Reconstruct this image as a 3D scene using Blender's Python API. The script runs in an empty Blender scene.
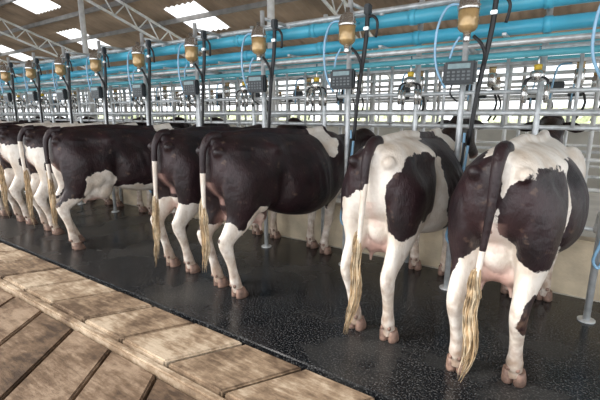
import bpy, bmesh, math, random
from mathutils import Vector, Matrix, noise
random.seed(7)
R=math.radians
scene=bpy.context.scene
# ---------------------------------------------------------------- materials
def newmat(name):
    m=bpy.data.materials.new(name); m.use_nodes=True
    nt=m.node_tree; b=nt.nodes['Principled BSDF']
    return m,nt,b
def simple(name,col,rough=.5,metal=0,var=.0,scale=8,bump=0,bscale=60,coat=0):
    m,nt,b=newmat(name)
    b.inputs['Roughness'].default_value=rough; b.inputs['Metallic'].default_value=metal
    b.inputs['Coat Weight'].default_value=coat
    tc=nt.nodes.new('ShaderNodeTexCoord')
    n=nt.nodes.new('ShaderNodeTexNoise'); n.inputs['Scale'].default_value=scale; n.inputs['Detail'].default_value=4
    nt.links.new(tc.outputs['Object'],n.inputs['Vector'])
    r=nt.nodes.new('ShaderNodeValToRGB')
    c0=[max(0,c*(1-var)) for c in col]; c1=[min(1,c*(1+var)) for c in col]
    r.color_ramp.elements[0].color=(*c0,1); r.color_ramp.elements[1].color=(*c1,1)
    r.color_ramp.elements[0].position=.3; r.color_ramp.elements[1].position=.7
    nt.links.new(n.outputs['Fac'],r.inputs['Fac']); nt.links.new(r.outputs['Color'],b.inputs['Base Color'])
    if bump:
        n2=nt.nodes.new('ShaderNodeTexNoise'); n2.inputs['Scale'].default_value=bscale; n2.inputs['Detail'].default_value=5
        nt.links.new(tc.outputs['Object'],n2.inputs['Vector'])
        bp=nt.nodes.new('ShaderNodeBump'); bp.inputs['Strength'].default_value=bump; bp.inputs['Distance'].default_value=.01
        nt.links.new(n2.outputs['Fac'],bp.inputs['Height']); nt.links.new(bp.outputs['Normal'],b.inputs['Normal'])
    return m
M={}
M['galv']=simple('galvanised_steel',(.64,.66,.67),.36,.35,.22,14)
M['white_metal']=simple('pale_painted_steel',(.78,.79,.78),.45,.1,.15,9)
M['steel']=simple('stainless_steel',(.75,.74,.72),.22,.9,.08,6)
M['blue']=simple('blue_pvc',(.09,.50,.70),.35,0,.15,3,coat=.2)
M['teal']=simple('teal_pvc',(.14,.52,.62),.4,0,.15,3)
M['tube']=simple('pale_blue_tube',(.30,.55,.78),.25,0,.1,8,coat=.3)
M['black']=simple('black_rubber',(.012,.012,.014),.4,0,.2,10)
M['plastic']=simple('charcoal_plastic',(.022,.028,.033),.35,0,.2,10)
M['lcd']=simple('lcd_display',(.22,.32,.34),.2,0,.1,40)
M['button']=simple('button_grey',(.16,.18,.19),.5,0,.1,40)
M['gold']=simple('brass_tinted_plastic',(.52,.35,.16),.22,.3,.25,14,coat=.4)
M['yellow']=simple('yellow_plastic',(.75,.5,.05),.35,0,.1,10)
M['roofsteel']=simple('roof_frame_steel',(.22,.21,.20),.6,.2,.2,5)
M['curb']=simple('cream_concrete',(.56,.47,.34),.75,0,.28,4,.4,40)
M['farconc']=simple('far_concrete',(.58,.56,.51),.8,0,.15,2)
M['grass']=simple('dry_grass',(.62,.61,.50),.9,0,.2,3)
M['leaf']=simple('hedge_leaves',(.52,.56,.38),.8,0,.35,5,1,14)
M['hoof']=simple('hoof_horn',(.24,.15,.115),.5,0,.5,25,.4,60)
M['eye']=simple('cow_eye',(.01,.008,.006),.1)
M['tuft']=simple('tail_hair',(.40,.28,.16),.75,0,.5,16)
M['tuftw']=simple('tail_hair_pale',(.60,.49,.34),.75,0,.4,16)

def mat_rubber():
    m,nt,b=newmat('wet_black_rubber_mat')
    tc=nt.nodes.new('ShaderNodeTexCoord'); L=nt.links.new
    n=nt.nodes.new('ShaderNodeTexNoise'); n.inputs['Scale'].default_value=85; n.inputs['Detail'].default_value=3; L(tc.outputs['Object'],n.inputs['Vector'])
    r=nt.nodes.new('ShaderNodeValToRGB'); e=r.color_ramp.elements
    e[0].position=.52; e[0].color=(.007,.008,.010,1); e[1].position=.76; e[1].color=(.14,.14,.14,1)
    L(n.outputs['Fac'],r.inputs['Fac'])
    n3=nt.nodes.new('ShaderNodeTexNoise'); n3.inputs['Scale'].default_value=1.6; n3.inputs['Detail'].default_value=6; L(tc.outputs['Object'],n3.inputs['Vector'])
    mix=nt.nodes.new('ShaderNodeMix'); mix.data_type='RGBA'; mix.blend_type='ADD'
    r3=nt.nodes.new('ShaderNodeValToRGB'); r3.color_ramp.elements[0].position=.5; r3.color_ramp.elements[0].color=(0,0,0,1); r3.color_ramp.elements[1].position=.8; r3.color_ramp.elements[1].color=(.04,.037,.032,1)
    L(n3.outputs['Fac'],r3.inputs['Fac']); mix.inputs['Factor'].default_value=1
    L(r.outputs['Color'],mix.inputs['A']); L(r3.outputs['Color'],mix.inputs['B']); L(mix.outputs['Result'],b.inputs['Base Color'])
    mr=nt.nodes.new('ShaderNodeMapRange'); mr.inputs['From Min'].default_value=.40; mr.inputs['From Max'].default_value=.60; mr.inputs['To Min'].default_value=.12; mr.inputs['To Max'].default_value=.34
    L(n3.outputs['Fac'],mr.inputs['Value']); L(mr.outputs['Result'],b.inputs['Roughness'])
    bs=nt.nodes.new('ShaderNodeMapRange'); bs.inputs['From Min'].default_value=.40; bs.inputs['From Max'].default_value=.60; bs.inputs['To Min'].default_value=.15; bs.inputs['To Max'].default_value=.4
    L(n3.outputs['Fac'],bs.inputs['Value'])
    bp=nt.nodes.new('ShaderNodeBump'); bp.inputs['Distance'].default_value=.004
    L(bs.outputs['Result'],bp.inputs['Strength'])
    L(n.outputs['Fac'],bp.inputs['Height']); L(bp.outputs['Normal'],b.inputs['Normal'])
    b.inputs['Specular IOR Level'].default_value=.5
    return m
M['rubber']=mat_rubber()
def mat_slab(name,c0,c1,c2,rot):
    m,nt,b=newmat(name); L=nt.links.new
    tc=nt.nodes.new('ShaderNodeTexCoord')
    mp=nt.nodes.new('ShaderNodeMapping'); mp.inputs['Rotation'].default_value=(0,0,R(rot)); mp.inputs['Scale'].default_value=(1,5,1); L(tc.outputs['Object'],mp.inputs['Vector'])
    n=nt.nodes.new('ShaderNodeTexNoise'); n.inputs['Scale'].default_value=6; n.inputs['Detail'].default_value=8; n.inputs['Roughness'].default_value=.7; L(mp.outputs['Vector'],n.inputs['Vector'])
    n2=nt.nodes.new('ShaderNodeTexNoise'); n2.inputs['Scale'].default_value=3.0; n2.inputs['Detail'].default_value=10; n2.inputs['Roughness'].default_value=.7; L(tc.outputs['Object'],n2.inputs['Vector'])
    ad=nt.nodes.new('ShaderNodeMath'); ad.operation='MULTIPLY_ADD'; ad.inputs[1].default_value=.4
    h=nt.nodes.new('ShaderNodeMath'); h.operation='MULTIPLY'; h.inputs[1].default_value=.6
    L(n2.outputs['Fac'],h.inputs[0]); L(n.outputs['Fac'],ad.inputs[0]); L(h.outputs[0],ad.inputs[2])
    geo=nt.nodes.new('ShaderNodeNewGeometry')
    isl=nt.nodes.new('ShaderNodeMapRange'); isl.inputs['To Min'].default_value=-.05; isl.inputs['To Max'].default_value=.05
    L(geo.outputs['Random Per Island'],isl.inputs['Value'])
    a2=nt.nodes.new('ShaderNodeMath'); L(ad.outputs[0],a2.inputs[0]); L(isl.outputs['Result'],a2.inputs[1])
    r=nt.nodes.new('ShaderNodeValToRGB'); e=r.color_ramp.elements
    e[0].position=.40; e[0].color=(*c0,1); e[1].position=.60; e[1].color=(*c2,1); x=e.new(.5); x.color=(*c1,1)
    L(a2.outputs[0],r.inputs['Fac']); L(r.outputs['Color'],b.inputs['Base Color']); b.inputs['Roughness'].default_value=.6
    bp=nt.nodes.new('ShaderNodeBump'); bp.inputs['Strength'].default_value=.8; bp.inputs['Distance'].default_value=.018
    L(ad.outputs[0],bp.inputs['Height']); L(bp.outputs['Normal'],b.inputs['Normal'])
    return m
M['tile']=mat_slab('tan_worn_slab',(.12,.078,.05),(.31,.22,.145),(.58,.47,.35),30)
M['plank']=mat_slab('brown_worn_plank',(.07,.045,.03),(.19,.125,.08),(.37,.27,.19),-60)
M['grout']=simple('dark_grout',(.03,.022,.015),.9,0,.3,8)
M['roof']=simple('rusty_brown_roofing',(.36,.26,.18),.7,.0,.35,1.2)
def mat_sky():
    m,nt,b=newmat('translucent_skylight')
    t=nt.nodes.new('ShaderNodeBsdfTranslucent'); t.inputs['Color'].default_value=(.95,.97,1,1)
    o=nt.nodes['Material Output']; tr=nt.nodes.new('ShaderNodeBsdfTransparent'); mx=nt.nodes.new('ShaderNodeMixShader'); mx.inputs[0].default_value=.5
    nt.links.new(t.outputs[0],mx.inputs[1]); nt.links.new(tr.outputs[0],mx.inputs[2]); nt.links.new(mx.outputs[0],o.inputs['Surface'])
    return m
M['skylight']=mat_sky()
def mat_hide():
    m,nt,b=newmat('holstein_hide'); L=nt.links.new
    tc=nt.nodes.new('ShaderNodeTexCoord')
    at=nt.nodes.new('ShaderNodeAttribute'); at.attribute_name='coat'
    pk=nt.nodes.new('ShaderNodeAttribute'); pk.attribute_name='pink'
    n=nt.nodes.new('ShaderNodeTexNoise'); n.inputs['Scale'].default_value=7; n.inputs['Detail'].default_value=8; n.inputs['Roughness'].default_value=.6; L(tc.outputs['Object'],n.inputs['Vector'])
    s=nt.nodes.new('ShaderNodeMath'); s.operation='MULTIPLY_ADD'; s.inputs[1].default_value=.75; L(n.outputs['Fac'],s.inputs[0]); L(at.outputs['Fac'],s.inputs[2])
    mr=nt.nodes.new('ShaderNodeMapRange'); mr.inputs['From Min'].default_value=.36; mr.inputs['From Max'].default_value=.385; L(s.outputs[0],mr.inputs['Value'])
    n2=nt.nodes.new('ShaderNodeTexNoise'); n2.inputs['Scale'].default_value=5; n2.inputs['Detail'].default_value=6; L(tc.outputs['Object'],n2.inputs['Vector'])
    rw=nt.nodes.new('ShaderNodeValToRGB'); rw.color_ramp.elements[0].position=.3; rw.color_ramp.elements[0].color=(.62,.51,.40,1); rw.color_ramp.elements[1].position=.58; rw.color_ramp.elements[1].color=(.88,.82,.75,1)
    rb=nt.nodes.new('ShaderNodeValToRGB'); rb.color_ramp.elements[0].position=.3; rb.color_ramp.elements[0].color=(.006,.004,.006,1); rb.color_ramp.elements[1].position=.72; rb.color_ramp.elements[1].color=(.034,.014,.017,1)
    L(n2.outputs['Fac'],rw.inputs['Fac']); L(n2.outputs['Fac'],rb.inputs['Fac'])
    sp=nt.nodes.new('ShaderNodeSeparateXYZ'); L(tc.outputs['Object'],sp.inputs[0])
    dz=nt.nodes.new('ShaderNodeMapRange'); dz.inputs['From Min'].default_value=.70; dz.inputs['From Max'].default_value=.06; dz.inputs['To Min'].default_value=0; dz.inputs['To Max'].default_value=.46; L(sp.outputs['Z'],dz.inputs['Value'])
    n4=nt.nodes.new('ShaderNodeTexNoise'); n4.inputs['Scale'].default_value=16; n4.inputs['Detail'].default_value=6; L(tc.outputs['Object'],n4.inputs['Vector'])
    dm=nt.nodes.new('ShaderNodeMath'); dm.operation='ADD'; L(dz.outputs['Result'],dm.inputs[0]); L(n4.outputs['Fac'],dm.inputs[1])
    dr=nt.nodes.new('ShaderNodeMapRange'); dr.inputs['From Min'].default_value=.62; dr.inputs['From Max'].default_value=1.0; dr.inputs['To Max'].default_value=.8; L(dm.outputs[0],dr.inputs['Value'])
    m1=nt.nodes.new('ShaderNodeMix'); m1.data_type='RGBA'; L(mr.outputs['Result'],m1.inputs['Factor']); L(rw.outputs['Color'],m1.inputs['A']); L(rb.outputs['Color'],m1.inputs['B'])
    m0=nt.nodes.new('ShaderNodeMix'); m0.data_type='RGBA'; L(dr.outputs['Result'],m0.inputs['Factor']); L(m1.outputs['Result'],m0.inputs['A']); m0.inputs['B'].default_value=(.34,.22,.15,1)
    m2=nt.nodes.new('ShaderNodeMix'); m2.data_type='RGBA'; L(pk.outputs['Fac'],m2.inputs['Factor']); L(m0.outputs['Result'],m2.inputs['A']); m2.inputs['B'].default_value=(.66,.40,.34,1)
    L(m2.outputs['Result'],b.inputs['Base Color']); b.inputs['Roughness'].default_value=.44
    mp=nt.nodes.new('ShaderNodeMapping'); mp.inputs['Scale'].default_value=(1,1,.25); L(tc.outputs['Object'],mp.inputs['Vector'])
    n3=nt.nodes.new('ShaderNodeTexNoise'); n3.inputs['Scale'].default_value=110; n3.inputs['Detail'].default_value=3; L(mp.outputs['Vector'],n3.inputs['Vector'])
    n5=nt.nodes.new('ShaderNodeTexNoise'); n5.inputs['Scale'].default_value=11; n5.inputs['Detail'].default_value=5; L(tc.outputs['Object'],n5.inputs['Vector'])
    bp=nt.nodes.new('ShaderNodeBump'); bp.inputs['Strength'].default_value=.55; bp.inputs['Distance'].default_value=.006
    bp2=nt.nodes.new('ShaderNodeBump'); bp2.inputs['Strength'].default_value=.45; bp2.inputs['Distance'].default_value=.03
    L(n5.outputs['Fac'],bp2.inputs['Height']); L(bp2.outputs['Normal'],bp.inputs['Normal'])
    L(n3.outputs['Fac'],bp.inputs['Height']); L(bp.outputs['Normal'],b.inputs['Normal'])
    return m
M['hide']=mat_hide()

# ---------------------------------------------------------------- mesh builder
def catmull(P,sub):
    out=[]
    n=len(P)
    for i in range(n-1):
        p0=P[max(i-1,0)];p1=P[i];p2=P[i+1];p3=P[min(i+2,n-1)]
        for k in range(sub):
            t=k/sub
            out.append([.5*((2*b)+(-a+c)*t+(2*a-5*b+4*c-d)*t*t+(-a+3*b-3*c+d)*t**3) for a,b,c,d in zip(p0,p1,p2,p3)])
    out.append(list(P[-1]))
    return out
class MB:
    def __init__(s,mats):
        s.bm=bmesh.new(); s.mats=mats
    def mi(s,name): 
        if name not in s.mats: s.mats.append(name)
        return s.mats.index(name)
    def box(s,c,d,mat,rot=None,bev=0):
        g=bmesh.ops.create_cube(s.bm,size=1)
        vs=g['verts']
        bmesh.ops.scale(s.bm,vec=d,verts=vs)
        if rot: bmesh.ops.rotate(s.bm,cent=(0,0,0),matrix=rot,verts=vs)
        bmesh.ops.translate(s.bm,vec=c,verts=vs)
        fs=set(f for v in vs for f in v.link_faces)
        i=s.mi(mat)
        for f in fs: f.material_index=i
        if bev:
            es=list(set(e for f in fs for e in f.edges))
            r=bmesh.ops.bevel(s.bm,geom=es,offset=bev,segments=2,affect='EDGES')
            for f in r['faces']: f.material_index=i
    def rings(s,rings,mat,cap=True,smooth=True):
        i=s.mi(mat); prev=None; first=None
        for ring in rings:
            vs=[s.bm.verts.new(p) for p in ring]
            if prev:
                n=len(vs)
                for k in range(n):
                    f=s.bm.faces.new((prev[k],prev[(k+1)%n],vs[(k+1)%n],vs[k])); f.material_index=i; f.smooth=smooth
            else: first=vs
            prev=vs
        if cap:
            f=s.bm.faces.new(list(reversed(first))); f.material_index=i
            f=s.bm.faces.new(prev); f.material_index=i
    def tube(s,pts,rad,mat,n=10,sub=1,cap=True):
        pts=[tuple(p) for p in pts]
        if not isinstance(rad,(list,tuple)): rad=[rad]*len(pts)
        P=[(*p,r) for p,r in zip(pts,rad)]
        if sub>1: P=catmull(P,sub)
        V=[Vector(p[:3]) for p in P]; rr=[]
        u=None
        for k in range(len(V)):
            t=(V[min(k+1,len(V)-1)]-V[max(k-1,0)]).normalized()
            if u is None:
                a=Vector((0,0,1)) if abs(t.z)<.9 else Vector((1,0,0))
                u=t.cross(a).normalized()
            else:
                u=(u-t*u.dot(t)).normalized()
            w=t.cross(u)
            rr.append([V[k]+(u*math.cos(2*math.pi*j/n)+w*math.sin(2*math.pi*j/n))*P[k][3] for j in range(n)])
        s.rings(rr,mat,cap)
    def loft(s,secs,mat='hide',n=24,sub=4,tan=None):
        P=catmull(secs,sub) if sub>1 else secs
        rr=[]
        for k in range(len(P)):
            a=Vector(P[max(k-1,0)][:3]); b=Vector(P[min(k+1,len(P)-1)][:3])
            t=Vector(tan) if tan else (b-a).normalized()
            X=Vector((1,0,0)); X=(X-t*X.dot(t)).normalized(); N=X.cross(t)
            c=Vector(P[k][:3])
            rr.append([c+X*(P[k][3]*math.cos(2*math.pi*j/n))+N*(P[k][4]*math.sin(2*math.pi*j/n)) for j in range(n)])
        s.rings(rr,mat)
    def ball(s,c,r,mat,u=16,v=10,rot=None):
        g=bmesh.ops.create_uvsphere(s.bm,u_segments=u,v_segments=v,radius=1)
        vs=g['verts']; 
        bmesh.ops.scale(s.bm,vec=r if isinstance(r,(tuple,list)) else (r,r,r),verts=vs)
        if rot: bmesh.ops.rotate(s.bm,cent=(0,0,0),matrix=rot,verts=vs)
        bmesh.ops.translate(s.bm,vec=c,verts=vs); i=s.mi(mat)
        for f in set(f for v in vs for f in v.link_faces): f.material_index=i; f.smooth=True
    def obj(s,name,parent=None):
        me=bpy.data.meshes.new(name)
        bmesh.ops.recalc_face_normals(s.bm,faces=s.bm.faces)
        s.bm.to_mesh(me); s.bm.free()
        for m in s.mats: me.materials.append(M[m])
        o=bpy.data.objects.new(name,me); scene.collection.objects.link(o)
        if parent: o.parent=parent
        return o

# ---------------------------------------------------------------- cow
SCULPT=[((.30,.64,1.19),(.18,.13,.12),-.060),   # flank hollow
        ((.25,.17,1.21),(.14,.13,.08),-.034),   # between hook and pin
        ((.30,.46,.86),(.2,.07,.22),-.055),     # fold before the thigh
        ((.34,1.12,1.0),(.2,.08,.3),-.045),     # behind the shoulder
        ((.22,1.50,1.15),(.2,.07,.25),-.03),    # before the shoulder
        ((.26,.14,1.02),(.12,.14,.13),.022),    # thurl
        ((.26,.42,1.29),(.10,.085,.06),.050),   # hook bone
        ((.22,-.02,.68),(.12,.10,.12),-.014),
        ((.24,-.10,.92),(.10,.05,.20),-.018),   # groove behind the thigh
        ((.26,1.34,1.12),(.12,.10,.2),.022)]
def build_cow(spec,voxel=.015):
    b=MB(['hide'])
    hd=spec.get('head_dx',0)
    T=[(-.15,1.25,1.04,.09,.1),(-.12,1.325,.95,.165,.1),(-.03,1.37,.86,.228,.05),(.12,1.39,.79,.256,.06),(.28,1.395,.73,.278,.10),
       (.45,1.395,.68,.295,.15),(.65,1.375,.60,.335,.5),(.88,1.36,.555,.362,.62),(1.08,1.355,.57,.345,.64),(1.28,1.38,.61,.285,.62),(1.45,1.37,.65,.24,.5),(1.58,1.31,.70,.19,.4),(1.66,1.2,.80,.12,.3)]
    T=catmull(T,4); rr=[]
    for y,zt,zb,hw,k in T:
        n=36; ring=[]
        zc=zb+(zt-zb)*.42
        e=.72 if y<.4 else (.82 if y>.7 else .72+.1*(y-.4)/.3)
        dp=max(0,min(1,(.75-y)/.3))
        for j in range(n):
            a=2*math.pi*j/n; c=math.cos(a); sn=math.sin(a)
            x=hw*math.copysign(abs(c)**e,c)*(1-k*.45*max(0,sn)**2)
            z=zc+((zt-zc) if sn>0 else (zc-zb))*math.copysign(abs(sn)**e,sn)
            if z>zc: z-=.05*min(1,(abs(x)/.25)**1.3)*dp
            ring.append((x,y,z))
        rr.append(ring)
    b.rings(rr,'hide')
    for sx in (-1,1):
        b.ball((sx*.118,-.12,1.255),(.042,.055,.042),'hide')
        b.ball((sx*.19,1.3,1.1),(.095,.15,.22),'hide')
    b.ball((0,-.07,1.345),(.045,.10,.04),'hide')
    b.loft([(0,-.02,1.378,.03,.03),(0,.5,1.40,.032,.035),(0,1.0,1.372,.03,.035),(0,1.35,1.395,.04,.045)],sub=3)
    lo=spec.get('legs',[(0,0)]*4)
    hooves=[]
    def leg(secs,off,sx):
        out=[]
        for x,y,z,rx,rn in secs:
            w=max(0,min(1,(1.0-z)/.9))
            out.append((sx*x+off[0]*w,y+off[1]*w,z,rx,rn))
        b.loft(out)
        e=out[-1]; hooves.append((e[0],e[1]))
    for sx,o in ((-1,lo[0]),(1,lo[1])):
        leg([(.135,.12,1.25,.09,.16),(.155,.10,1.08,.114,.215),(.168,.09,.92,.112,.210),(.175,.07,.79,.096,.175),(.173,.02,.67,.070,.122),(.167,-.06,.58,.052,.086),
             (.16,-.10,.51,.048,.072),(.157,-.085,.44,.045,.057),(.154,-.05,.34,.038,.044),(.152,-.02,.23,.037,.042),(.15,.0,.15,.047,.051),(.15,.02,.10,.043,.046),(.15,.035,.05,.050,.055)],o,sx)
        b.ball((sx*.195+o[0]*.2,.25+o[1]*.2,.84),(.07,.11,.13),'hide')
        b.ball((sx*.16+o[0]*.55,-.155+o[1]*.55,.54),(.022,.028,.04),'hide')
    for sx,o in ((-1,lo[2]),(1,lo[3])):
        leg([(.16,1.38,1.15,.09,.13),(.175,1.36,.95,.10,.15),(.17,1.32,.78,.082,.115),(.165,1.34,.64,.065,.078),(.16,1.37,.52,.054,.058),(.157,1.385,.43,.054,.056),
             (.155,1.38,.36,.043,.045),(.152,1.375,.25,.038,.042),(.15,1.375,.15,.048,.050),(.15,1.39,.10,.043,.046),(.15,1.405,.05,.048,.053)],o,sx)
    b.ball((0,1.52,.78),(.11,.16,.15),'hide')
    us=spec.get('udder',1)*.9
    b.ball((0,.09,.82),(.10,.12,.17),'hide')
    b.ball((0,.24,.69),(.165*us,.23*us,.15*us),'hide')
    for sx in(-1,1):
        b.ball((sx*.075*us,.13,.665),(.085*us,.09*us,.11*us),'hide'); b.ball((sx*.08*us,.33,.66),(.09*us,.11*us,.11*us),'hide')
        for ty in(.12,.34): b.loft([(sx*.075,ty,.61,.024,.024),(sx*.08,ty,.55,.017,.017),(sx*.083,ty,.50,.013,.013)],n=12,sub=2)
    def bend(x,y): return x+hd*max(0,y-1.5)**1.6
    zh=spec.get('head_z',0)
    def nb(L): return [(bend(x,y),y,z+zh*max(0,min(1,(y-1.5)/.5)),a,c) for x,y,z,a,c in L]
    b.loft(nb([(0,1.30,1.08,.20,.27),(0,1.52,1.10,.165,.245),(0,1.72,1.19,.125,.20),(0,1.90,1.29,.105,.165),(0,2.04,1.37,.095,.135)]))
    b.loft(nb([(0,2.00,1.45,.06,.05),(0,2.07,1.42,.105,.10),(0,2.17,1.345,.115,.125),(0,2.28,1.25,.092,.115),(0,2.38,1.16,.072,.09),(0,2.46,1.09,.075,.078),(0,2.52,1.04,.078,.07),(0,2.55,1.015,.05,.045)]))
    tmp=b.obj('tmp_cow')
    md=tmp.modifiers.new('r','REMESH'); md.mode='VOXEL'; md.voxel_size=voxel; md.use_smooth_shade=True
    sm=tmp.modifiers.new('s','SMOOTH'); sm.factor=.5; sm.iterations=max(3,int(5*.015/voxel))
    dg=bpy.context.evaluated_depsgraph_get()
    ev=tmp.evaluated_get(dg); me=bpy.data.meshes.new_from_object(ev)
    bpy.data.objects.remove(tmp)
    b=MB(['hide','hoof','tuft','eye','tuftw']); b.bm.from_mesh(me)
    for f in b.bm.faces: f.smooth=True; f.material_index=0
    bm=b.bm
    for v in bm.verts:
        p=v.co; sx=1 if p.x>0 else -1; ax=abs(p.x); dx=0
        if p.z>.45 and ax>.04:
            for c,r,a in SCULPT:
                q=((ax-c[0])/r[0])**2+((p.y-c[1])/r[1])**2+((p.z-c[2])/r[2])**2
                if q<9: dx+=a*math.exp(-q)
            if .62<p.y<1.2 and .7<p.z<1.25:
                wz=math.sin((p.z-.7)/.55*math.pi)*math.sin((p.y-.62)/.58*math.pi)
                dx+=.004*wz*math.sin((p.y-.15*(1.3-p.z))*2*math.pi/.095)
            dx*=min(1,(ax-.04)/.08)
        v.co.x+=sx*dx
    bm.normal_update()
    lc=bm.verts.layers.float.new('coat'); lp=bm.verts.layers.float.new('pink')
    def field(L,p):
        f=-1
        for e in L:
            c,r=e[0],e[1]
            d=math.sqrt(sum(((p[i]-c[i])/r[i])**2 for i in range(3)))
            f=max(f,1-d)
        return f
    bl=spec['black']; wh=spec['white']
    for v in bm.verts:
        p=v.co
        f=field(bl,p) if bl else -1
        f=min(f,.35)
        g=field(wh,p) if wh else -1
        f=min(f,-g)
        v[lc]=max(-1,min(1,f))
        d=math.sqrt((p.x/.17)**2+((p.y-.22)/.29)**2+((p.z-.62)/.17)**2)
        pk=max(0,min(1,(1.12-d)*2))
        if abs(p.x)>.12 and p.z>.5: pk*=max(0,1-(abs(p.x)-.12)*20)
        if p.z<.52 and abs(p.x)>.11: pk=0
        if abs(p.x)<.07 and p.y<.0 and .8<p.z<1.0: pk=max(pk,.5*(1-abs(p.x)/.07))
        hx=bend(0,2.5); 
        dm=(p-Vector((hx,2.52,1.04+zh))).length
        pk=max(pk,max(0,min(1,(.09-dm)*20)))
        v[lp]=pk*.9
    nbase=len(bm.verts)
    for sx in(-1,1):
        cx=bend(0,2.08); rings=[]
        for t,w,h in((0,.03,.02),(.3,.055,.02),(.6,.06,.015),(.85,.035,.01),(1,.008,.006)):
            c=Vector((cx+sx*(.09+.17*t),2.06-.03*t,1.40+zh-.02*t-.02*t*t))
            rings.append([c+Vector((0,h*math.cos(a),w*math.sin(a)*.8)) for a in [2*math.pi*j/10 for j in range(10)]])
        b.rings(rings,'hide')
        b.ball((bend(0,2.19)+sx*.098,2.2,1.36+zh),(.022,.024,.022),'eye',10,8)
    bm.verts.ensure_lookup_table()
    tp=spec['tail']
    n0=len(bm.verts)
    b.tube(tp,[.043,.037,.029,.023,.019,.016,.014,.013][:len(tp)],'hide',12,4)
    bm.verts.ensure_lookup_table()
    for i in range(nbase,len(bm.verts)):
        v=bm.verts[i]
        if i<n0: v[lc]=spec.get('ear',.3); v[lp]=0
        else: v[lc]=.35 if v.co.z>spec.get('tailblack',.9) else -.8
    e=Vector(tp[-1]); rnd=random.Random(spec.get('seed',1)); Lz=spec.get('tuft',.4)
    dr=(Vector(tp[-1])-Vector(tp[-2])).normalized()
    dirx=dr.x*.4
    for i in range(190):
        a=rnd.uniform(0,6.28); q=rnd.random()**.7
        z0=e.z+rnd.uniform(-.16,.16)
        L=min((Lz)*rnd.uniform(.35,1),z0-.06)
        ox,oy=math.cos(a)*q,math.sin(a)*q
        pts=[];rad=[]; ph=rnd.uniform(0,6); am=rnd.uniform(.004,.012)
        for k in range(8):
            t=k/7
            w=.012+.028*math.sin(math.pi*min(1,t*.85+.1))
            w*=spec.get('tw',1)
            zz=z0-t*L; dz=e.z-zz
            x=e.x+dirx*dz+ox*w+am*math.sin(8*t+ph)*t+.018*math.sin(dz*10+e.x*30)*min(1,abs(dz)*6); y=e.y+oy*w*.8+.008*math.cos(7*t+ph)*t
            pts.append((x,y,zz)); rad.append(.0048*(1-t*.75))
        b.tube(pts,rad,'tuft' if i%5<3 else 'tuftw',4,1)
    for hx,hy in hooves:
        for s2 in(-1,1):
            cx=hx+s2*.031
            rr=[]
            for z,dy,rx,ry in((.088,-.005,.029,.042),(.05,.005,.034,.054),(.02,.014,.0355,.064),(.0,.018,.036,.067)):
                ring=[]
                for j in range(14):
                    a=2*math.pi*j/14; sn=math.sin(a)
                    taper=1-.25*max(0,sn)
                    ring.append((cx+rx*math.cos(a)*taper,hy+dy+ry*sn,z))
                rr.append(ring)
            b.rings(rr,'hoof')
            b.ball((hx+s2*.024,hy-.062,.118),(.014,.015,.019),'hoof',8,6)
    o=b.obj('holstein_cow')
    bpy.data.meshes.remove(me)
    return o
def tail(dx,z_end=.6,out=0):
    return [(0,-.03,1.375),(0,-.12,1.365),(0,-.185-out,1.27),(dx*.1,-.195-out,1.10),(dx*.35,-.195-out,.94),(dx*.65,-.19-out,.80),(dx*.9,-.19-out,.68),(dx,-.19-out,z_end)]
WL=[((-.16,0,.28),(.2,.3,.34)),((.16,0,.28),(.2,.3,.34)),((-.16,1.4,.28),(.2,.2,.38)),((.16,1.4,.28),(.2,.2,.38)),((0,.25,.55),(.14,.4,.18))]
ALL=[((0,.8,1.1),(1.2,2.2,1.2))]
HEAD=[((0,2.15,1.3),(.4,.45,.5)),((0,1.8,1.2),(.4,.35,.5))]
coats={}
coats['E']=dict(black=[((-.26,-.02,1.10),(.22,.36,.42)),((-.07,-.18,1.15),(.10,.14,.28)),((.27,.02,1.04),(.20,.45,.29)),((.14,-.12,1.05),(.12,.14,.20)),((.40,.80,.98),(.25,.45,.42)),((-.3,.85,1.0),(.3,.5,.5)),((.20,-.04,.50),(.08,.1,.12)),((-.22,.02,.74),(.10,.14,.2))]+HEAD,
   white=[((.12,.22,1.40),(.20,.6,.13)),((.0,-.2,.8),(.06,.1,.28)),((0,1.28,1.2),(.4,.14,.5)),((.0,.9,.45),(.4,.6,.2)),((.30,.45,1.0),(.1,.07,.3))],tail=tail(-.05,.60),tailblack=.86,tuft=.42,seed=3,tw=1.05,head_dx=-.1,head_z=.05,
   legs=[(0,-.03),(0,.06),(.02,0),(-.02,.05)])
coats['D']=dict(black=[((-.2,-.05,1.2),(.17,.28,.20)),((-.05,-.16,1.24),(.08,.12,.18)),((-.32,.05,1.02),(.11,.28,.28)),((.28,.14,1.10),(.15,.38,.27)),((.22,-.04,1.0),(.13,.22,.24)),((.38,.95,1.0),(.3,.38,.38)),((-.3,.8,1.05),(.3,.4,.4)),((.12,.8,1.35),(.25,.36,.14))]+HEAD,
   white=[((.03,.25,1.42),(.13,.5,.09)),((.3,.50,1.1),(.1,.09,.35)),((0,1.28,1.2),(.4,.13,.5)),((0,.9,.45),(.4,.6,.22)),((.05,-.15,1.0),(.06,.1,.35))],tail=tail(-.04,.66,.01),tailblack=1.10,tuft=.54,seed=5,tw=.95,head_dx=.08,head_z=.06,
   legs=[(.02,-.02),(-.02,-.04),(0,0),(0,0)])
coats['C']=dict(black=ALL,white=WL+[((.0,1.18,1.34),(.42,.12,.28)),((.1,-.1,.50),(.3,.10,.18)),((.2,.2,.62),(.14,.15,.17)),((0,1.35,.66),(.35,.1,.16))],tail=tail(-.03,.72),tailblack=1.08,tuft=.40,seed=8,head_dx=.05,head_z=-.12,udder=.9,
   legs=[(0,0),(0,-.03),(-.08,.03),(-.13,-.03)])
coats['B']=dict(black=ALL,white=WL+[((.1,.85,.5),(.5,.5,.12)),((0,.05,.6),(.35,.3,.16))],tail=tail(-.05,.66),tailblack=1.12,tuft=.46,seed=9,head_dx=-.05,head_z=0,udder=.9)
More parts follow.
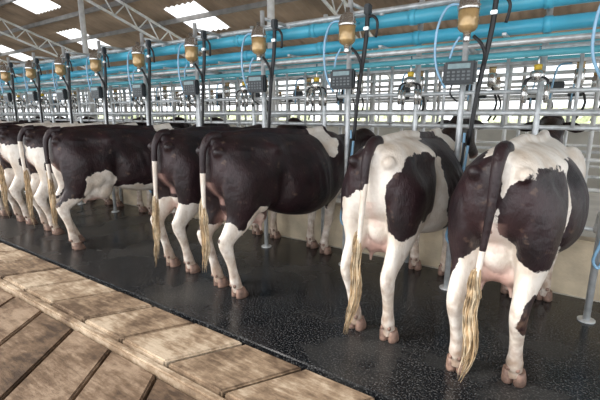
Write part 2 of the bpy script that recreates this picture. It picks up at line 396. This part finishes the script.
coats['A']=dict(black=ALL,white=WL+[((.1,1.22,1.3),(.42,.14,.30)),((.2,.27,.70),(.2,.2,.24)),((.1,.85,.54),(.5,.6,.18)),((-.1,-.12,.8),(.15,.1,.2)),((.1,1.36,.8),(.3,.12,.2))],tail=tail(-.02,.76),tailblack=.98,tuft=.42,seed=11,head_dx=.1,head_z=0,udder=1.25,
   legs=[(0,.03),(0,-.08),(0,.05),(0,-.05)])
coats['Z']=dict(black=[((.25,.75,1.18),(.3,.26,.24)),((.1,-.02,1.28),(.25,.2,.16)),((-.2,.3,1.1),(.3,.6,.4)),((.27,.1,.92),(.16,.14,.12))]+HEAD,
   white=[],tail=tail(.03,.72),tailblack=1.2,tuft=.45,seed=13)
def place(key,x,y,yaw,src=None,voxel=.015,z=0.0):
    if src is None: o=build_cow(coats[key],voxel)
    else:
        o=bpy.data.objects.new('holstein_cow',src.data); scene.collection.objects.link(o)
    o.location=(x,y,z); o.rotation_euler=(0,0,R(yaw)); return o
E=place('E',-.28,2.36,-4,voxel=.013)
D=place('D',-1.04,2.47,0,voxel=.013)
C=place('C',-2.40,2.40,-8)
B=place('B',-3.17,2.50,0)
A=place('A',-4.82,2.32,-8)
Z=place('Z',-5.66,2.40,-6,voxel=.018)
for i,(x,s) in enumerate([(-6.5,Z),(-7.4,C),(-8.55,Z),(-9.4,B),(-10.7,Z),(-11.5,C),(-12.9,A),(-14.2,B)]):
    place('',x,2.42+.05*(i%3),[0,-5,-2][i%3],src=s)

# ---------------------------------------------------------------- floor
XL,XR=-34,6
b=MB(['rubber']); b.box(((XL+XR)/2,2.95,-.06),(XR-XL,2.10,.12),'rubber',bev=.008); b.obj('floor_rubber_mat')
b=MB(['grout']); b.box(((XL+XR)/2,-1.0,-.19),(XR-XL,5.8,.12),'grout'); b.obj('floor')
b=MB(['tile'])
def prism(b,quad,z0,z1,mat,bev=.008):
    vs=[b.bm.verts.new((x,y,z0)) for x,y in quad]+[b.bm.verts.new((x,y,z1)) for x,y in quad]
    i=b.mi(mat); F=[(3,2,1,0),(4,5,6,7),(0,1,5,4),(1,2,6,5),(2,3,7,6),(3,0,4,7)]
    fs=[b.bm.faces.new([vs[k] for k in f]) for f in F]
    for f in fs: f.material_index=i
    es=list(set(e for f in fs for e in f.edges))
    r=bmesh.ops.bevel(b.bm,geom=es,offset=bev,segments=2,affect='EDGES')
    for f in r['faces']: f.material_index=i
x=1.5
while x>-22:
    w=.50; g=.014; sh=.27
    y0,y1=1.42,1.872
    prism(b,[(x-w+g,y0),(x-g,y0),(x-g+sh,y1),(x-w+g+sh,y1)],-.13,-.004+random.uniform(-.006,.004),'tile',.012)
    x-=w
b.obj('floor_slab_border')
b=MB(['plank'])
x=3.0
while x>-20:
    w=.50; g=.012; sh=-.7*2.4
    prism(b,[(x-w+g-sh,-1.05),(x-g-sh,-1.05),(x-g,1.345),(x-w+g,1.345)],-.13,-.055+random.uniform(-.006,.006),'plank',.012)
    x-=w
b.obj('floor_planks')
b=MB(['tile']); b.box((-9,1.382,-.075),(24,.055,.11),'tile',bev=.012); b.obj('floor_kerb_strip')
b=MB(['curb']); b.box(((XL+XR)/2,4.12,.24),(XR-XL,.18,.52),'curb',bev=.015); b.obj('manger_kerb')
b=MB(['farconc']); b.box(((XL+XR)/2,8.1,-.05),(XR-XL,8.2,.1),'farconc'); b.obj('floor_far')
b=MB(['grass']); b.box((-14,35,-.2),(160,46,.1),'grass'); b.obj('ground_outside')

# ---------------------------------------------------------------- stalls
UX=[.25-1.045*k for k in range(22)]
def lathe(b,cx,cy,prof,mat,n=20):
    b.rings([[(cx+r*math.cos(2*math.pi*j/n),cy+r*math.sin(2*math.pi*j/n),z) for j in range(n)] for r,z in prof],mat)
def milking_unit(x):
    root=bpy.data.objects.new('milking_unit',None); scene.collection.objects.link(root); root.location=(x,3.56,0)
    b=MB(['galv'])
    b.tube([(0,0,0),(0,0,2.62)],.024,'galv',14); b.tube([(0,0,0),(0,0,.012)],.06,'galv',14)
    b.tube([(0,0,1.53),(0,.44,1.53)],.018,'galv'); b.tube([(0,0,2.08),(0,.44,2.08)],.018,'galv')
    b.tube([(0,0,2.55),(0,.44,2.55)],.018,'galv'); b.tube([(0,0,.85),(0,.3,.78),(0,.44,.6)],.018,'galv',10,4)
    b.obj('post',root)
    b=MB(['plastic'])
    b.box((-.01,-.10,1.87),(.245,.065,.175),'plastic',bev=.014)
    b.box((-.01,-.055,1.87),(.12,.06,.10),'galv')
    b.box((-.01,-.135,1.92),(.17,.008,.038),'lcd',bev=.002)
    for r_ in range(3):
        for c in range(5): b.box((-.086+c*.038,-.135,1.876-r_*.027),(.024,.008,.015),'button',bev=.002)
    b.tube([(-.06,-.1,1.79),(-.07,-.1,1.71),(-.02,-.05,1.65)],.007,'black',8,4)
    b.obj('control_keypad',root)
    b=MB(['gold'])
    lathe(b,.02,-.09,[(.03,2.17),(.055,2.18),(.072,2.20),(.078,2.22),(.078,2.325),(.070,2.335)],'gold')
    lathe(b,.02,-.09,[(.084,2.332),(.086,2.34),(.086,2.365),(.076,2.372),(.070,2.41),(.05,2.44),(.022,2.45),(.02,2.49)],'steel')
    lathe(b,.02,-.09,[(.025,2.10),(.03,2.11),(.03,2.18)],'steel')
    b.box((.01,-.03,2.3),(.05,.1,.05),'galv')
    b.obj('milk_meter_jar',root)
    b=MB(['black'])
    b.tube([(.20,-.05,2.50),(.19,-.05,2.2),(.13,-.05,1.75),(.09,-.04,1.30)],[.02,.02,.018,.016],'black',12,4)
    b.tube([(.19,-.05,2.38),(.25,-.06,2.40),(.30,-.06,2.34),(.28,-.04,2.22)],.012,'black',10,5)
    b.box((.20,-.05,2.46),(.06,.06,.09),'plastic',bev=.01)
    b.box((.195,-.05,2.3),(.05,.05,.03),'steel',bev=.005)
    b.tube([(.0,-.03,2.45),(.20,-.05,2.45)],.014,'galv',10)
    b.tube([(.07,-.09,2.14),(.13,-.10,2.08),(.16,-.08,2.0),(.15,-.05,1.9)],.013,'black',10,5)
    b.obj('take_off_arm',root)
    b=MB(['tube'])
    b.tube([(-.05,-.10,2.38),(-.13,-.12,2.37),(-.20,-.11,2.24),(-.215,-.1,2.05),(-.19,-.09,1.9),(-.12,-.08,1.76)],.0105,'tube',10,6)
    b.tube([(-.02,-.13,2.14),(-.06,-.14,2.07),(-.09,-.12,1.98)],.009,'tube',8,5)
    b.tube([(.09,-.04,1.32),(.07,-.05,1.05),(.03,-.08,.8),(.0,-.08,.62),(-.02,-.06,.5),(.02,-.05,.45),(.045,-.04,.6),(.05,-.03,.9),(.05,-.02,1.4)],.011,'tube',10,6)
    b.tube([(.06,-.04,1.32),(.045,-.06,1.0),(.04,-.07,.7),(.05,-.06,.4)],.011,'black',10,6)
    b.obj('milk_hose',root)
    b=MB(['steel'])
    cx,cy,cz=.50,.30,1.84
    b.tube([(cx,cy,cz+.24),(cx,cy,cz+.02)],.008,'steel',8)
    lathe(b,cx,cy,[(r,cz+z) for r,z in((.02,.06),(.05,.05),(.058,.02),(.05,-.02),(.02,-.04))],'steel',18)
    for sx in(-1,1):
        for sy in(-1,1):
            b.tube([(cx+sx*.035,cy+sy*.035,cz),(cx+sx*.075,cy+sy*.05,cz-.02),(cx+sx*.08,cy+sy*.055,cz-.07)],.009,'black',8,4)
            b.tube([(cx+sx*.08,cy+sy*.055,cz-.06),(cx+sx*.08,cy+sy*.055,cz-.2)],[.02,.016],'steel',10)
    b.tube([(cx,cy,cz+.06),(cx,cy,cz+.10)],.03,'yellow',14)
    b.obj('milking_claw',root)
for x in UX[:18]: milking_unit(x)

b=MB(['galv'])
x0,x1=-20,5
for z,y,r in((1.56,4.0,.024),(1.44,4.03,.02),(1.74,4.0,.02),(2.08,4.0,.026),(2.55,4.0,.03),(.62,4.0,.02),(1.98,4.06,.015)):
    b.tube([(x0,y,z),(x1,y,z)],r,'galv',12)
k=0
x=4.43
while x>x0:
    b.tube([(x,4.0,.0),(x,4.0,2.6)],.026,'galv',10) if k%4==2 else b.tube([(x,4.0,1.44),(x,4.0,2.08)],.014,'galv',8)
    k+=1; x-=.26125
b.tube([(x0,3.56,2.08),(x1,3.56,2.08)],.02,'galv',12)
b.obj('stall_rail_frame')
b=MB(['blue'])
for z,y,r,m in((2.40,3.76,.060,'blue'),(2.245,3.90,.056,'blue'),(2.02,3.80,.026,'teal'),(2.13,3.74,.020,'teal')):
    b.tube([(x0,y,z),(x1,y,z)],r,m,18)
for x in UX[:18]:
    for z,y,r in((2.40,3.76,.068),(2.245,3.90,.064)):
        b.tube([(x+.5,y,z),(x+.56,y,z)],r,'blue',18)
    b.tube([(x+.02,3.52,2.36),(x+.02,3.62,2.40),(x+.02,3.72,2.40)],.014,'blue',8,3)
    b.box((x+.25,3.86,2.45),(.03,.34,.02),'galv'); b.box((x+.25,3.86,2.17),(.03,.34,.02),'galv')
b.obj('blue_vacuum_pipeline')

def far_row(Y,m,name,step=.7,xa=-30,xb=8,off=0):
    b=MB([m])
    for z in(.55,.95,1.35,1.6,1.85,2.1,2.35): b.tube([(xa,Y,z),(xb,Y,z)],.026,m,8)
    x=xb+off
    i=0
    while x>xa:
        b.tube([(x,Y,0),(x,Y,2.5 if i%2 else 1.85)],.028,m,8)
        if i%2==0:
            lathe(b,x+.3,Y-.1,[(.03,1.93),(.06,1.95),(.06,2.12),(.03,2.14)],'steel',10)
            lathe(b,x+.3,Y-.1,[(.04,2.13),(.05,2.14),(.05,2.22),(.03,2.24)],'gold',10)
            b.box((x+.05,Y-.1,1.9),(.20,.06,.15),'plastic',bev=.01)
            b.tube([(x+.3,Y-.1,1.95),(x+.4,Y-.15,1.7),(x+.3,Y-.12,1.45)],.015,'black',6,4)
            b.tube([(x+.2,Y-.1,2.2),(x+.05,Y-.15,2.15),(x+.0,Y-.12,1.75)],.013,'tube',6,4)
        x-=step; i+=1
    return b.obj(name)
far_row(6.6,'white_metal','opposite_stall_rails',.52)
far_row(8.0,'galv','collecting_yard_rails',.7,off=.3)
far_row(9.6,'white_metal','outer_fence_rails',1.1)
b=MB(['teal']); 
for z,y in((2.42,6.42),(2.25,6.40)): b.tube([(-30,y,z),(8,y,z)],.045,'teal',10)
for x in range(-30,9,4): b.tube([(x,6.5,2.42),(x,6.5,0)],.03,'galv',8)
b.obj('far_teal_pipeline')
b=MB(['farconc']); b.box((-12,10.5,.6),(44,.15,1.22),'farconc',bev=.01); b.obj('wall_far_low')

# ---------------------------------------------------------------- roof
def rz(y): return 4.0+.33*(7.8-y) if y>3 else 5.584-.33*(3-y)
def sheet(name,mat,x0,x1,ys,skip=None):
    b=MB([mat]); n=int(round((x1-x0)/.05))
    rows=[]
    for y in ys:
        rows.append([b.bm.verts.new((x0+i*.05,y,rz(y)+.022*math.sin((x0+i*.05)*2*math.pi/.2))) for i in range(n+1)])
    for j in range(len(ys)-1):
        for i in range(n):
            cx=x0+(i+.5)*.05; cy=(ys[j]+ys[j+1])/2
            if skip and skip(cx,cy): continue
            f=b.bm.faces.new((rows[j][i],rows[j][i+1],rows[j+1][i+1],rows[j+1][i])); f.smooth=True
    return b.obj(name)
sk=[(-9.1,-7.9,7.2,8.4),(-14.6,-13.4,7.2,8.4),(-20.1,-18.9,7.2,8.4),(-25.6,-24.4,7.2,8.4),(-13.8,-12.3,5.2,6.3)]
ys=[-1.0,3.0,5.2,6.3,7.2,8.4,10.8]
def skp(x,y): return any(a<x<b_ and c<y<d for a,b_,c,d in sk)
sheet('ceiling_corrugated_roof','roof',-34,8,ys,skp)
for i,(a,b_,c,d) in enumerate(sk): sheet('ceiling_skylight_%d'%(i+1),'skylight',a,b_,[c,d])
b=MB(['roofsteel'])
y=-.8
while y<10.8:
    b.box((-13,y,rz(y)-.09),(42,.06,.11),'roofsteel'); y+=1.05
b.obj('ceiling_purlins')
for X in(6.5,1.3,-4.2,-9.7,-15.2,-20.7,-26.2,-31.7):
    b=MB(['roofsteel'])
    for s,e in((3,10.7),(3,-.9)):
        n=12 if e>3 else 6
        for k in range(n):
            a=s+(e-s)*k/n; c=s+(e-s)*(k+1)/n; m_=(a+c)/2
            b.tube([(X,a,rz(a)-.18),(X,c,rz(c)-.18)],.035,'white_metal',6)
            b.tube([(X,a,rz(a)-.6),(X,c,rz(c)-.6)],.035,'white_metal',6)
            b.tube([(X,a,rz(a)-.6),(X,m_,rz(m_)-.18)],.018,'white_metal',6)
            b.tube([(X,m_,rz(m_)-.18),(X,c,rz(c)-.6)],.018,'white_metal',6)
    b.tube([(X,10.6,-.1),(X,10.6,rz(10.6)-.18)],.08,'white_metal',12)
    b.tube([(X,5.4,-.0),(X,5.4,rz(5.4)-.6)],.06,'white_metal',12)
    b.obj('roof_truss')
b=MB(['leaf'])
rnd=random.Random(4)
for i in range(60):
    x=-75+i*2.0+rnd.uniform(-.6,.6); y=44+rnd.uniform(-1,4); r=rnd.uniform(.8,1.7)
    g=bmesh.ops.create_icosphere(b.bm,subdivisions=3,radius=r)
    for v in g['verts']:
        k=1+.45*noise.noise(v.co*2.2+Vector((i*3,0,0)))
        v.co=Vector((v.co.x*k+x,v.co.y*k+y,max(-.2,v.co.z*k*rnd.uniform(.97,1.03)+r*.4)))
b.obj('hedge')

# ---------------------------------------------------------------- light/world/camera
w=bpy.data.worlds.new('World'); scene.world=w; w.use_nodes=True
bg=w.node_tree.nodes['Background']; bg.inputs['Color'].default_value=(.94,.97,1,1); bg.inputs['Strength'].default_value=2.35
sd=bpy.data.lights.new('sun','SUN'); sd.energy=3.6; sd.angle=R(14); sd.color=(1,.95,.88)
so=bpy.data.objects.new('sun',sd); scene.collection.objects.link(so)
d=Vector((.65,.8,-.80)); so.rotation_euler=d.to_track_quat('-Z','Y').to_euler()
cd=bpy.data.cameras.new('camera'); cd.lens=24; cd.sensor_width=36; cd.clip_end=300
co=bpy.data.objects.new('camera',cd); scene.collection.objects.link(co)
co.location=(0,0,1.55); co.rotation_euler=(R(90-12.1),0,R(34)); scene.camera=co
scene.view_settings.view_transform='Standard'
scene.view_settings.exposure=0.0
